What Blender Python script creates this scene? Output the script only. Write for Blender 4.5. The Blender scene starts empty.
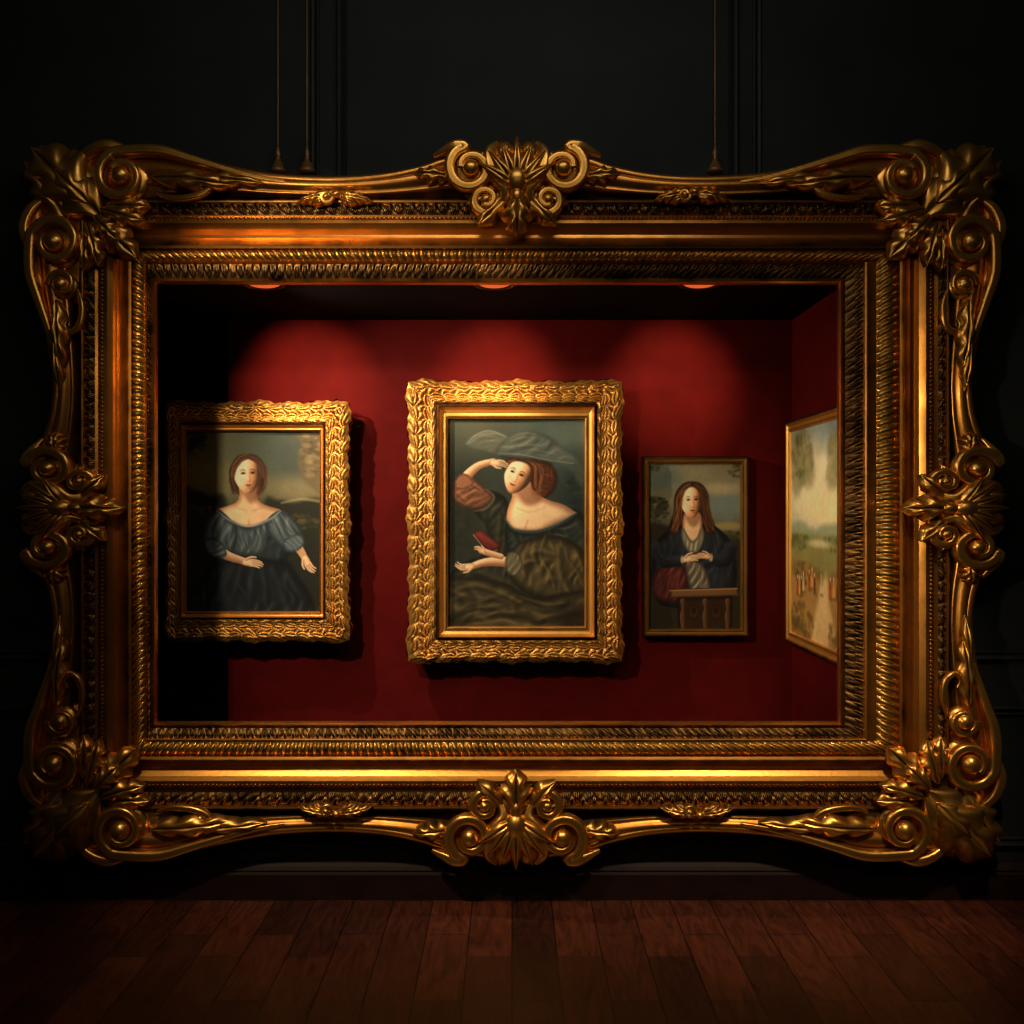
import bpy, math, random
import numpy as np
from mathutils import Vector
random.seed(4)
F=1100.0; CZ=1.755; PI=math.pi
D=math.radians
COL=bpy.context.scene.collection
sc=bpy.context.scene
try:
    sc.view_settings.view_transform='Standard'; sc.view_settings.look='None'
except Exception as e: print(e)
# ------------------------------------------------------------------ helpers
def lin(c):
    c=np.asarray(c,dtype=float)/255.0
    return np.where(c<=0.04045,c/12.92,((c+0.055)/1.055)**2.4)
def rgba(c):
    l=lin(c); return (float(l[0]),float(l[1]),float(l[2]),1.0)
class MB:
    def __init__(s): s.v=[]; s.f=[]; s.n=0
    def add(s,V,Fq):
        V=np.asarray(V,dtype=float).reshape(-1,3); s.v.append(V); s.f.append(np.asarray(Fq,dtype=np.int64).reshape(-1,4)+s.n); s.n+=len(V)
    def grid(s,P,wrap=False,flip=False):
        n,m=P.shape[0],P.shape[1]
        I=np.arange(n*m).reshape(n,m)
        if wrap: I=np.concatenate([I,I[:,:1]],axis=1)
        q=np.stack([I[:-1,:-1],I[1:,:-1],I[1:,1:],I[:-1,1:]],axis=-1).reshape(-1,4)
        if flip: q=q[:,::-1]
        s.add(P.reshape(-1,3),q)
    def box(s,x0,x1,y0,y1,z0,z1):
        V=[(x,y,z) for x in(x0,x1) for y in(y0,y1) for z in(z0,z1)]
        s.add(V,[(0,1,3,2),(4,6,7,5),(0,4,5,1),(2,3,7,6),(0,2,6,4),(1,5,7,3)])
    def arrays(s): return np.concatenate(s.v),np.concatenate(s.f)
def mk(name,mb,mat,parent=None,smooth=True,local=False,recalc=False):
    V,Q=mb.arrays()
    me=bpy.data.meshes.new(name)
    me.vertices.add(len(V)); me.vertices.foreach_set('co',V.astype(np.float32).ravel())
    me.loops.add(Q.size); me.loops.foreach_set('vertex_index',Q.astype(np.int32).ravel())
    me.polygons.add(len(Q)); me.polygons.foreach_set('loop_start',(np.arange(len(Q))*4).astype(np.int32))
    me.update(calc_edges=True); me.validate()
    if recalc:
        import bmesh
        bm=bmesh.new(); bm.from_mesh(me); bmesh.ops.recalc_face_normals(bm,faces=bm.faces); bm.to_mesh(me); bm.free()
    me.polygons.foreach_set('use_smooth',np.full(len(me.polygons),smooth,dtype=bool)); me.update()
    if mat: me.materials.append(mat)
    ob=bpy.data.objects.new(name,me); COL.objects.link(ob)
    if parent is not None:
        ob.parent=parent
        if not local: ob.location=(-parent.location[0],-parent.location[1],-parent.location[2])
    return ob
def empty(name,loc,label,cat,group=None):
    e=bpy.data.objects.new(name,None); e.empty_display_size=0.1; e.location=loc; COL.objects.link(e)
    e["label"]=label; e["category"]=cat
    if group: e["group"]=group
    return e
def structure(ob,label,cat):
    ob["kind"]="structure"; ob["label"]=label; ob["category"]=cat; return ob
def catmull(P,step=2.0,closed=False):
    P=np.asarray(P,dtype=float); n=len(P); out=[]
    rngi=range(n) if closed else range(n-1)
    for i in rngi:
        if closed: p0,p1,p2,p3=P[(i-1)%n],P[i],P[(i+1)%n],P[(i+2)%n]
        else: p0=P[max(i-1,0)];p1=P[i];p2=P[i+1];p3=P[min(i+2,n-1)]
        k=max(1,int(np.linalg.norm(p2[:2]-p1[:2])/step))
        for j in range(k):
            t=j/k
            out.append(0.5*((2*p1)+(-p0+p2)*t+(2*p0-5*p1+4*p2-p3)*t*t+(-p0+3*p1-3*p2+p3)*t**3))
    if not closed: out.append(P[-1])
    return np.array(out)
def sstep(x): x=np.clip(x,0,1); return x*x*(3-2*x)
# ------------------------------------------------------------------ materials
def newmat(name):
    m=bpy.data.materials.new(name); m.use_nodes=True; nt=m.node_tree
    return m,nt,nt.nodes['Principled BSDF']
def simple(name,col,rough=0.6,metal=0.0,noise=0.15,scale=20,bump=0.0,spec=None):
    m,nt,b=newmat(name)
    tc=nt.nodes.new('ShaderNodeTexCoord'); nz=nt.nodes.new('ShaderNodeTexNoise'); nz.inputs['Scale'].default_value=scale; nz.inputs['Detail'].default_value=5
    nt.links.new(tc.outputs['Object'],nz.inputs['Vector'])
    cr=nt.nodes.new('ShaderNodeValToRGB'); c=np.array(rgba(col))
    a=c*(1-noise); d=c*(1+noise); a[3]=1; d[3]=1
    cr.color_ramp.elements[0].color=a; cr.color_ramp.elements[0].position=.3
    cr.color_ramp.elements[1].color=d; cr.color_ramp.elements[1].position=.7
    nt.links.new(nz.outputs['Fac'],cr.inputs['Fac']); nt.links.new(cr.outputs['Color'],b.inputs['Base Color'])
    b.inputs['Roughness'].default_value=rough; b.inputs['Metallic'].default_value=metal
    if spec is not None: b.inputs['Specular IOR Level'].default_value=spec
    if bump>0:
        bp=nt.nodes.new('ShaderNodeBump'); bp.inputs['Strength'].default_value=bump; bp.inputs['Distance'].default_value=.01
        nt.links.new(nz.outputs['Fac'],bp.inputs['Height']); nt.links.new(bp.outputs['Normal'],b.inputs['Normal'])
    return m
def gold(name,bright=(240,180,88),dark=(30,15,6),rough=0.33,lo=0.44,hi=0.54,patina=0.5,metal=0.93):
    m,nt,b=newmat(name); N=nt.nodes; L=nt.links
    geo=N.new('ShaderNodeNewGeometry'); tc=N.new('ShaderNodeTexCoord')
    nz=N.new('ShaderNodeTexNoise'); nz.inputs['Scale'].default_value=9; nz.inputs['Detail'].default_value=9
    L.new(tc.outputs['Object'],nz.inputs['Vector'])
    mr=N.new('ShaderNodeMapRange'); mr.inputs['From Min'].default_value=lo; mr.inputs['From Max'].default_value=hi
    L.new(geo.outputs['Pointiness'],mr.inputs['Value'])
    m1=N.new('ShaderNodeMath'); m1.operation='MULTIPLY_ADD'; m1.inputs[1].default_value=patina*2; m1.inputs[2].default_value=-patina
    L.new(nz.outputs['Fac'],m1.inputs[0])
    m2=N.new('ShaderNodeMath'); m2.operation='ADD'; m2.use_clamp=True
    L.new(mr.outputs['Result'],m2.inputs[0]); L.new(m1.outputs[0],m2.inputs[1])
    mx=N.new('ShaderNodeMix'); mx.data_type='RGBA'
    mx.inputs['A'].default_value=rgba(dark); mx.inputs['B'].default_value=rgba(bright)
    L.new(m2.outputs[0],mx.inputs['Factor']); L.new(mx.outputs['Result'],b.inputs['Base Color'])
    b.inputs['Metallic'].default_value=metal
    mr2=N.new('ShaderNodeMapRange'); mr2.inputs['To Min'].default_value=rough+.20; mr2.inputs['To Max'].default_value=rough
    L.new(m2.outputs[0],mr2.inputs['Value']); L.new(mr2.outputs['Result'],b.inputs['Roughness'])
    nz2=N.new('ShaderNodeTexNoise'); nz2.inputs['Scale'].default_value=60; nz2.inputs['Detail'].default_value=4
    L.new(tc.outputs['Object'],nz2.inputs['Vector'])
    bp=N.new('ShaderNodeBump'); bp.inputs['Strength'].default_value=.10; bp.inputs['Distance'].default_value=.006
    L.new(nz2.outputs['Fac'],bp.inputs['Height']); L.new(bp.outputs['Normal'],b.inputs['Normal'])
    return m
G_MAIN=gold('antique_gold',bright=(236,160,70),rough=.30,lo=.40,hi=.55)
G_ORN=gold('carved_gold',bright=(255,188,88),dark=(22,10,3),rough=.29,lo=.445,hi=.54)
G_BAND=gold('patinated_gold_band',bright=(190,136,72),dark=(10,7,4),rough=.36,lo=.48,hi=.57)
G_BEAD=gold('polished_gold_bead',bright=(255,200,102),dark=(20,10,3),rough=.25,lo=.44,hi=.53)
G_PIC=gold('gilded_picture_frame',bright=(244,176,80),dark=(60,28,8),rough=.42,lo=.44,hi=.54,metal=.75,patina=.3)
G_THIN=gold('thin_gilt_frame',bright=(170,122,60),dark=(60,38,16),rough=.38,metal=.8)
BLACKWALL=simple('charcoal_painted_plaster',(32,36,35),rough=.75,noise=.2,scale=3,bump=.05,spec=.2)
TRIMM=simple('charcoal_painted_moulding',(27,30,30),rough=.55,noise=.15,scale=6,spec=.25)
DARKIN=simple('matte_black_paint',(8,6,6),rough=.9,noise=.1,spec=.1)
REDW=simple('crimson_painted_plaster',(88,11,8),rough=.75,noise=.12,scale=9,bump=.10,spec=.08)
BASEM=simple('dark_walnut_baseboard',(32,13,8),rough=.6,noise=.3,scale=8,spec=.2)
WIREM=simple('aged_brass_wire',(128,92,54),rough=.4,metal=.4)
# ------------------------------------------------------------------ room
WD=5.0
def px(p,d): return (p-512)*d/F
def pz(p,d): return CZ-(p-512)*d/F
ox0,ox1,oz1,oz0=px(148,5),px(850,5),pz(272,5),pz(734,5)
mb=MB()
mb.box(-4.2,ox0,WD,5.06,0,4.3); mb.box(ox1,4.2,WD,5.06,0,4.3)
mb.box(ox0,ox1,WD,5.06,0,oz0); mb.box(ox0,ox1,WD,5.06,oz1,4.3)
structure(mk('wall_front',mb,BLACKWALL,smooth=False),"charcoal painted gallery wall with a rectangular opening","wall")
AX0,AX1=-2.05,1.604; AB=6.3; AZ1=CZ+1.10; AZ0=CZ-1.32
mb=MB(); mb.box(AX0,AX1,AB,AB+.06,AZ0-.06,AZ1+.06); structure(mk('wall_back',mb,REDW,smooth=False),"deep crimson plaster back wall of the display alcove","wall")
mb=MB(); mb.box(AX1,AX1+.06,5.06,AB+.06,AZ0-.06,AZ1+.06); structure(mk('wall_right',mb,REDW,smooth=False),"deep crimson plaster side wall of the alcove","wall")
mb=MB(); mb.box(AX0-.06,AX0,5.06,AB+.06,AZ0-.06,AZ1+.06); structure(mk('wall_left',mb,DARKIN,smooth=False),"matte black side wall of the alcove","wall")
mb=MB(); mb.box(AX0,px(227,6.28),AB-.02,AB,AZ0,AZ1); structure(mk('trim_1',mb,DARKIN,smooth=False),"added matte black strip standing in for the opening shadow on the alcove back wall","trim")  # added black strip: the opening's shadow on the back wall, put into colour
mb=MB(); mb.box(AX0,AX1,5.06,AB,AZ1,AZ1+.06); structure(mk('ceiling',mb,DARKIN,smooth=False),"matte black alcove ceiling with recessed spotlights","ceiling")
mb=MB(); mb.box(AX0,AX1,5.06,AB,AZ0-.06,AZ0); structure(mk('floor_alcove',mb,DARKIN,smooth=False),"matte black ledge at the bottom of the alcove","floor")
def moulding_run(idx,pf):
    mb=MB(); prof=[(0,0),(0,.018),(.008,.024),(.018,.018),(.024,.008),(.036,.014),(.044,.004),(.046,0)]
    mb.grid(np.array([[(x,WD-h,z) for x,z in pf(o)] for o,h in prof]))
    structure(mk('trim_%d'%idx,mb,TRIMM,smooth=False),"raised charcoal wall panel moulding","trim")
P5=lambda p:px(p,5); Z5=lambda p:pz(p,5)
T_=Z5(-42); H_=Z5(215)
moulding_run(2,lambda o:[(P5(337)+o,H_),(P5(337)+o,T_-o),(P5(738)-o,T_-o),(P5(738)-o,H_)])
moulding_run(3,lambda o:[(P5(320)-o,H_),(P5(320)-o,T_-o),(P5(-330)+o,T_-o),(P5(-330)+o,Z5(660)+o),(P5(80),Z5(660)+o)])
moulding_run(4,lambda o:[(P5(752)+o,H_),(P5(752)+o,T_-o),(P5(1360)-o,T_-o),(P5(1360)-o,Z5(660)+o),(P5(950),Z5(660)+o)])
moulding_run(5,lambda o:[(P5(80),Z5(706)-o),(P5(-330)+o,Z5(706)-o),(P5(-330)+o,Z5(846)+o),(P5(320)-o,Z5(846)+o),(P5(320)-o,Z5(800))])
moulding_run(6,lambda o:[(P5(950),Z5(706)-o),(P5(1360)-o,Z5(706)-o),(P5(1360)-o,Z5(846)+o),(P5(752)+o,Z5(846)+o),(P5(752)+o,Z5(800))])
mb=MB(); rows=[]
for y,z in [(0,0),(.03,0),(.03,.115),(.024,.128),(.03,.135),(.022,.15),(.01,.165),(0,.17)]:
    rows.append([(-4.2,WD-y,z),(4.2,WD-y,z)])
mb.grid(np.array(rows)); structure(mk('baseboard_front',mb,BASEM,smooth=False),"dark walnut baseboard along the gallery wall","baseboard")
m,nt,b=newmat('mahogany_parquet'); N=nt.nodes; L=nt.links
tc=N.new('ShaderNodeTexCoord'); mp=N.new('ShaderNodeMapping'); mp.inputs['Rotation'].default_value=(0,0,PI/2)
L.new(tc.outputs['Object'],mp.inputs['Vector'])
br=N.new('ShaderNodeTexBrick'); br.inputs['Scale'].default_value=1; br.inputs['Brick Width'].default_value=.62; br.inputs['Row Height'].default_value=.178
br.inputs['Mortar Size'].default_value=.0026; br.inputs['Mortar Smooth'].default_value=.3; br.inputs['Bias'].default_value=0; br.offset=.37; br.offset_frequency=2
br.inputs['Color1'].default_value=rgba((62,28,17)); br.inputs['Color2'].default_value=rgba((104,50,30)); br.inputs['Mortar'].default_value=rgba((6,3,2))
L.new(mp.outputs['Vector'],br.inputs['Vector'])
mp2=N.new('ShaderNodeMapping'); mp2.inputs['Scale'].default_value=(10,1.6,1); L.new(tc.outputs['Object'],mp2.inputs['Vector'])
nz=N.new('ShaderNodeTexNoise'); nz.inputs['Scale'].default_value=1.8; nz.inputs['Detail'].default_value=8; nz.inputs['Distortion'].default_value=2.6; L.new(mp2.outputs['Vector'],nz.inputs['Vector'])
cr=N.new('ShaderNodeValToRGB'); cr.color_ramp.elements[0].position=.30; cr.color_ramp.elements[0].color=(.38,.38,.38,1); cr.color_ramp.elements[1].position=.70; cr.color_ramp.elements[1].color=(1.15,1.15,1.15,1)
L.new(nz.outputs['Fac'],cr.inputs['Fac'])
mx=N.new('ShaderNodeMix'); mx.data_type='RGBA'; mx.blend_type='MULTIPLY'; mx.inputs['Factor'].default_value=1
L.new(br.outputs['Color'],mx.inputs['A']); L.new(cr.outputs['Color'],mx.inputs['B']); L.new(mx.outputs['Result'],b.inputs['Base Color'])
b.inputs['Roughness'].default_value=.42
bp=N.new('ShaderNodeBump'); bp.inputs['Strength'].default_value=.25; bp.inputs['Distance'].default_value=.004; bp.invert=True
L.new(br.outputs['Fac'],bp.inputs['Height']); L.new(bp.outputs['Normal'],b.inputs['Normal'])
mb=MB(); mb.box(-4.2,4.2,-1.5,5.0,-.05,0); structure(mk('floor',mb,m,smooth=False),"dark mahogany plank floor","floor")
# ------------------------------------------------------------------ ring strips
def ringpts(l,r,t,b,d):
    return np.array([(px(l,d),d,pz(t,d)),(px(r,d),d,pz(t,d)),(px(r,d),d,pz(b,d)),(px(l,d),d,pz(b,d))])
def strip(mb,A,B,ns=2,nt=2,hf=None,flip=False):
    for i in range(4):
        a0,a1,b0,b1=A[i],A[(i+1)%4],B[i],B[(i+1)%4]
        Ls=np.linalg.norm(((a1+b1)-(a0+b0))/2)
        n=2 if hf is None else max(2,int(Ls*ns))
        s=np.linspace(0,1,n)[:,None,None]; t=np.linspace(0,1,nt)[None,:,None]
        P=(a0*(1-s)+a1*s)*(1-t)+(b0*(1-s)+b1*s)*t
        if hf is not None:
            S=(s[...,0]-.5)*Ls*np.ones((1,nt)); T=t[...,0]*np.ones((n,1))
            H=hf(S,T,i)
            if isinstance(H,tuple):
                H,O=H
                od=[(0,0,1),(1,0,0),(0,0,-1),(-1,0,0)][i]
                P=P+O[...,None]*np.array(od)
            P=P.copy(); P[...,1]-=H
        mb.grid(P,flip=flip)
# ------------------------------------------------------------------ great frame
frame=empty('ornate_picture_frame',(0,4.86,pz(865,4.86)),"huge antique gold baroque frame with carved scrolls around the alcove opening","picture frame")
R=[(158,837,285,721,-.03),(156,839,283,723,.045),(154,841,281,725,.062),(151,845,278,728,.050),
   (147,863,264,738,.072),(146.5,865,262.5,739,.088),(146,867,262,740,.092),(145,876,261,741,.078)]
R2=[(133,898,250,755,.085),(131,900,248,757,.120),(128,903,245,760,.125),(125,905,242,762,.105),
    (120,910,238,766,.082),(117,914,235,769,.078),(113,919,229,776,.098),(107,926,223,781,.116),(103,930,220,784,.112)]
R3=[(98,934,217,788,.085),(95,938,215,792,.088)]
R4=[(85,945,204,805,.095),(83,947,202,807,.118),(81,949,200,809,.120),(79,951,198,811,.09),(76,954,195,814,.02)]
def RP(r): return ringpts(r[0],r[1],r[2],r[3],WD-r[4])
def chain(mb,rs):
    for a,b_ in zip(rs[:-1],rs[1:]): strip(mb,RP(a),RP(b_),flip=True)
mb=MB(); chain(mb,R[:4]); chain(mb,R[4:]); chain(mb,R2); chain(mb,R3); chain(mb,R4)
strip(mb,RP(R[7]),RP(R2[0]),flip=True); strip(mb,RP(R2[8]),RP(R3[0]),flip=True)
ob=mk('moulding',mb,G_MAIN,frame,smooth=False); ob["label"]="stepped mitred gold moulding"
def hf_gad(S,T,i):
    p=.034; ph=S/p+ (T-.5)*.35
    a=np.abs(np.sin(PI*ph))**.55
    e=np.clip(np.sin(PI*T),0,1)**.5
    return .004+ .028*e*(.15+.85*a)
mb=MB(); strip(mb,RP(R[7]),RP(R2[0]),ns=330,nt=12,hf=hf_gad,flip=True)
ob=mk('gadroon_band',mb,G_BEAD,frame); ob["label"]="bright gold gadrooned beading"
def hf_leaf(p,amp):
    def f(S,T,i):
        q=S/p; a=(q-np.floor(q))-.5
        r=np.sqrt((a/.40)**2+((T-.42)/.46)**2)
        lf=np.clip(1-r,0,1)**.5*(.65+.35*np.cos(a*40))
        r2=np.sqrt(((np.abs(a)-.5)/.16)**2+((T-.72)/.26)**2)
        d=np.clip(1-r2,0,1)**.5
        wob=.12*np.sin(q*7.3)*np.sin(q*2.1+T*9)
        return amp*(np.maximum(lf,.8*d)+wob+.15*np.sin(PI*T))
    return f
mb=MB(); strip(mb,RP(R[3]),RP(R[4]),ns=420,nt=13,hf=hf_leaf(.036,.012),flip=True)
ob=mk('leaf_band',mb,G_BAND,frame); ob["label"]="dark patinated leaf-and-dart band"
mb=MB(); strip(mb,RP(R3[1]),RP(R4[0]),ns=420,nt=13,hf=hf_leaf(.050,.018),flip=True)
ob=mk('leaf_band',mb,G_BAND,frame); ob["label"]="dark patinated carved lattice band"
def hf_bead(S,T,i):
    q=S/.019; a=(q-np.floor(q))-.5
    return .012*np.sqrt(np.clip(1-(a/.46)**2-((T-.5)/.5)**2,0,1))
mb=MB(); strip(mb,RP(R2[8]),RP(R3[0]),ns=450,nt=8,hf=hf_bead,flip=True)
mk('pearl_band',mb,G_MAIN,frame)
K=4.86/F
class Orn:
    def __init__(s,mp,prot=.095): s.mp=mp; s.mb=MB(); s.prot=prot
    def W(s,P):
        x,y=s.mp(P[...,0],P[...,1])
        return np.stack([(x-512)*K, WD-s.prot-P[...,2]*K, CZ-(y-512)*K],axis=-1)
    def tube(s,pts,rad,flat=1.0,step=2.0,ns=20,groove=.09):
        A=np.concatenate([np.asarray(pts,float),np.asarray(rad,float)[:,None]],axis=1)
        A=catmull(A,step); P=A[:,:3]; r=np.maximum(A[:,3],.15)
        T=np.gradient(P[:,:2],axis=0); T/= (np.linalg.norm(T,axis=1)[:,None]+1e-9)
        side=np.stack([-T[:,1],T[:,0]],axis=1)
        ph=np.linspace(0,2*PI,ns,endpoint=False)
        rr=1+groove*np.cos(ph*5+1.57*1.0); c=np.cos(ph)*rr; d=np.sin(ph)*rr
        Q=np.zeros((len(P),ns,3))
        Q[...,0]=P[:,0,None]+side[:,0,None]*c*r[:,None]
        Q[...,1]=P[:,1,None]+side[:,1,None]*c*r[:,None]
        Q[...,2]=P[:,2,None]+d*r[:,None]*flat
        s.mb.grid(s.W(Q),wrap=True)
    def ball(s,a,b,h,ra,rb=None,rh=None,ang=0,n=14,lobes=0,la=.0):
        rb=rb or ra; rh=rh or ra
        u=np.linspace(0.02,PI-.02,n)[:,None]; v=np.linspace(0,2*PI,n*2,endpoint=False)[None,:]
        k=1+la*np.cos(lobes*v)
        x=np.sin(u)*np.cos(v)*ra*k; y=np.sin(u)*np.sin(v)*rb*k; z=np.cos(u)*np.ones_like(v)*rh
        ca,sa=math.cos(ang),math.sin(ang)
        s.mb.grid(s.W(np.stack([a+x*ca-y*sa,b+x*sa+y*ca,h+z],axis=-1)),wrap=True)
    def scroll(s,cx,cy,r0,turns,a0,dn,rt,h0,tail=None,ball=7,r1=.45):
        n=int(14*turns)+4; q=np.linspace(0,1,n); th=a0+dn*q*turns*2*PI
        r=r0*(r1+(1-r1)*(1-q))
        sp=np.stack([cx+r*np.cos(th),cy+r*np.sin(th),h0+q*6],axis=1)
        rd=rt*(1-.5*q)
        if tail:
            t=np.array([(x,y,h0-3) for x,y in tail],float); m_=len(t); tr=rt*np.linspace(.3,.95,m_)
            t[:,2]=h0-5+5*np.linspace(0,1,m_)
            sp=np.concatenate([t,sp]); rd=np.concatenate([tr,rd])
        s.tube(sp,rd)
        if ball: s.ball(cx,cy,h0+4,ball,ball,ball*.95)
        s.ball(cx,cy,h0-9,r0,r0,8)
    def leaf(s,a,b,ang,L,Wd,lobes=4,h0=2,hb=8,curl=5,bend=0.0,nu=48,nv=23):
        """acanthus leaf with rounded overlapping lobes and a rolled tip"""
        Wd*=1.3; hb*=1.25
        u=np.linspace(0,1,nu)[:,None]; v=np.linspace(-1,1,nv)[None,:]
        env=np.maximum(np.sin(PI*np.clip(u,0,1)**.72)**.6,.05)
        ser=.74+.26*np.abs(np.sin(PI*lobes*u+.3))
        w=Wd*.5*env*ser; av=np.abs(v)
        along=u*L+av*w*.6*(1-u*.6); acr=v*w+bend*L*u*u
        rib=-.20*np.exp(-(v/.12)**2); fold=.18*np.cos(2*PI*lobes*u-3.0*av)*av
        hh=h0+hb*(np.sin(PI*np.clip(u*.9+.08,0,1))**.8*(1-.75*av**2.4)+rib+fold)+curl*u**3-5*(av**4)
        ca,sa=math.cos(ang),math.sin(ang)
        s.mb.grid(s.W(np.stack([a+along*ca-acr*sa,b+along*sa+acr*ca,hh*np.ones_like(v)],axis=-1)))
    def done(s,name,mat,label=None):
        ob=mk(name,s.mb,mat,frame,recalc=True)
        if label: ob["label"]=label
        return ob
def corner(mp):
    o=Orn(mp)
    o.ball(54,50,-6,44,42,10); o.ball(46,112,-8,22,46,9); o.ball(114,34,-8,50,20,9)
    # flared corner acanthus, rounded lobes
    o.leaf(80,74,D(225),94,54,3,h0=7,hb=13,curl=10)
    o.leaf(80,46,D(207),74,34,3,h0=4,hb=11,curl=7,bend=.14)
    o.leaf(46,80,D(243),74,34,3,h0=4,hb=11,curl=7,bend=-.14)
    o.leaf(70,62,D(225),46,26,2,h0=15,hb=9,curl=7)
    # long open C scrolls sweeping along the rail edge
    o.scroll(100,34,25,1.1,D(-100),-1,6.6,11,tail=[(262,38),(232,33),(200,25),(168,16),(136,8)],ball=10,r1=.46)
    o.leaf(128,34,D(3),84,20,3,h0=7,hb=9,curl=3,bend=.05)
    o.leaf(168,34,D(2),76,15,3,h0=6,hb=7,curl=3,bend=.05)
    o.tube([(134,50,6),(152,55,8),(176,52,9),(188,44,9),(184,36,9),(175,38,9)],[1.6,3.4,4.0,3.6,3,2.4])
    o.ball(178,44,9,4)
    o.tube([(52,26,6),(64,10,8),(84,2,9),(102,6,8)],[2.6,5.4,6.2,5])
    o.scroll(34,100,25,1.1,D(190),1,6.6,11,tail=[(37,238),(33,212),(26,186),(17,158),(9,130)],ball=10,r1=.46)
    o.scroll(40,142,14,1.0,D(180),1,4.4,10,ball=8)
    o.leaf(34,156,D(86),70,17,3,h0=7,hb=9,curl=3,bend=-.03)
    o.leaf(33,190,D(87),58,13,2,h0=6,hb=7,curl=2,bend=-.03)
    o.tube([(54,146,6),(59,164,8),(57,182,9),(48,189,9),(42,183,9),(45,175,9)],[1.6,3.2,3.6,3.2,2.6,2])
    o.tube([(26,52,6),(10,64,8),(2,84,9),(6,102,8)],[2.6,5.4,6.2,5])
    # acanthus cluster pointing towards the opening
    for an,a,b,LL,W_,hh,bd in((8,84,62,44,19,8,-.12),(82,62,84,44,19,8,.12),(45,72,72,62,26,10,0),(24,80,66,46,18,12,-.14),(66,66,80,46,18,12,.14),(45,76,76,34,18,16,0)):
        o.leaf(a,b,D(an),LL,W_,3,h0=hh,hb=8,curl=4,bend=bd)
    return o
for mp in (lambda a,b:(22+a,863-b), lambda a,b:(22+a,143+b), lambda a,b:(1003-a,863-b), lambda a,b:(1003-a,143+b)):
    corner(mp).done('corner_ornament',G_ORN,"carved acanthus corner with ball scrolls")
def cartouche(mp,side=False):
    o=Orn(mp,prot=.10)
    o.ball(0,2,-5,56,34,11)
    for sg in (-1,1):
        def X(x): return sg*x
        tl=[(X(84),29),(X(74),33),(X(62),37)] if not side else [(X(82),22),(X(72),29),(X(60),35)]
        o.scroll(X(46),14,23,1.2,D(75) if sg>0 else D(105),-sg,7.0,11,tail=tl,ball=9,r1=.44)
        o.scroll(X(31),-17,13,1.05,D(-90),sg,5.0,11,ball=5.5)
        o.leaf(X(64),8,D(3) if sg>0 else D(177),(40 if not side else 26),17,3,h0=5,hb=8,curl=2,bend=.04*sg)
        o.tube([(X(19),42,8),(X(27),30,12),(X(23),8,14),(X(12),-8,13),(X(19),-28,8)],[2.6,6.5,7.5,6,2.4])
        o.leaf(X(12),-12,D(-90+34*sg),40,18,2,h0=8,hb=8,curl=4,bend=.15*sg)
        o.leaf(X(20),-6,D(-90+66*sg),34,15,2,h0=6,hb=7,curl=3)
        o.ball(X(13),30,11,9,12,10,ang=sg*.3)
    for k in range(7):
        an=D(90+(k-3)*19); o.leaf(0,-6,an,52-abs(k-3)*2,14,1,h0=12,hb=11,curl=4)
    o.leaf(0,-4,D(-90),50 if not side else 58,26,3,h0=11,hb=12,curl=6)
    o.ball(0,2,15,12,15,12); o.ball(0,-15,17,7,10,8)
    return o
cartouche(lambda s,n:(516+s,822+n)).done('cartouche',G_ORN,"carved shell cartouche with paired volutes")
cartouche(lambda s,n:(517+s,184-n)).done('cartouche',G_ORN,"carved shell cartouche with drooping leaf")
cartouche(lambda s,n:(64-n,508+s*.85),True).done('cartouche',G_ORN,"carved radial shell cartouche")
cartouche(lambda s,n:(961+n,508+s*.85),True).done('cartouche',G_ORN,"carved radial shell cartouche")
def sprig(cx,cy,flipy):
    o=Orn(lambda a,b:(cx+a,cy+b*flipy),prot=.12)
    for sg in(-1,1):
        o.leaf(0,0,D(4) if sg>0 else D(176),38,11,4,h0=4,hb=6,curl=1,bend=.12*sg)
        o.leaf(sg*4,2,D(24) if sg>0 else D(156),20,8,2,h0=5,hb=5,curl=1)
    o.scroll(-8,3,6,1,0,1,2.6,7,ball=3); o.ball(2,0,8,5,4,5)
    o.done('leaf_sprig',G_ORN)
sprig(335,195,1); sprig(692,193,1); sprig(335,813,-1); sprig(697,814,-1)
def rail(mp,outer,inner,mb,wide=.62):
    """slim bowed rail, then a deep shadow gap before the straight mouldings"""
    o=Orn(mp,prot=.07); A=catmull(np.array(outer,float),3)
    t=np.array([0,.012,.045,.09,.15,.22,.29,.36,.42,.48,.53,.57,.60,.63,.66,.70,.76,.84,.92,1.0]); t=np.where(t<.66,t*wide/.62,t)
    prof=np.array([-14,0,5,8.5,11,12.5,13,12.6,11.4,9.6,8.8,9.2,9.4,7.5,2,-4,-8,-10,-11,-12])
    P=np.zeros((len(A),len(t),3))
    P[...,0]=A[:,0,None]; P[...,1]=A[:,1,None]*(1-t)+inner*t; P[...,2]=prof
    mb.grid(o.W(P))
    e=[(x,y+3,8) for x,y in outer]; o2=Orn(mp,prot=.07); o2.mb=mb; o2.tube(e,[4.4]*len(e),groove=0)
mb=MB()
hor=[(60,8),(110,5),(150,9),(200,20),(250,29),(310,32),(360,29),(400,21),(432,11),(494,3)]
for s in(1,-1):
    rail((lambda a,b:(22+a if s>0 else 1011-a,143+b)),hor,60,mb)
    rail((lambda a,b:(22+a if s>0 else 1011-a,865-b)),hor,56,mb)
ver=[(50,9),(100,5),(140,9),(180,17),(215,24),(245,27),(275,23),(298,15),(320,8),(362,4)]
for sx in(1,-1):
    for sy in(1,-1):
        rail((lambda a,b:((24+b) if sx>0 else (1001-b),(143+a) if sy>0 else (868-a))),ver,60,mb,.60)
ob=mk('outer_rail',mb,G_MAIN,frame,recalc=True); ob["label"]="bowed smooth gold outer rail"
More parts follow.
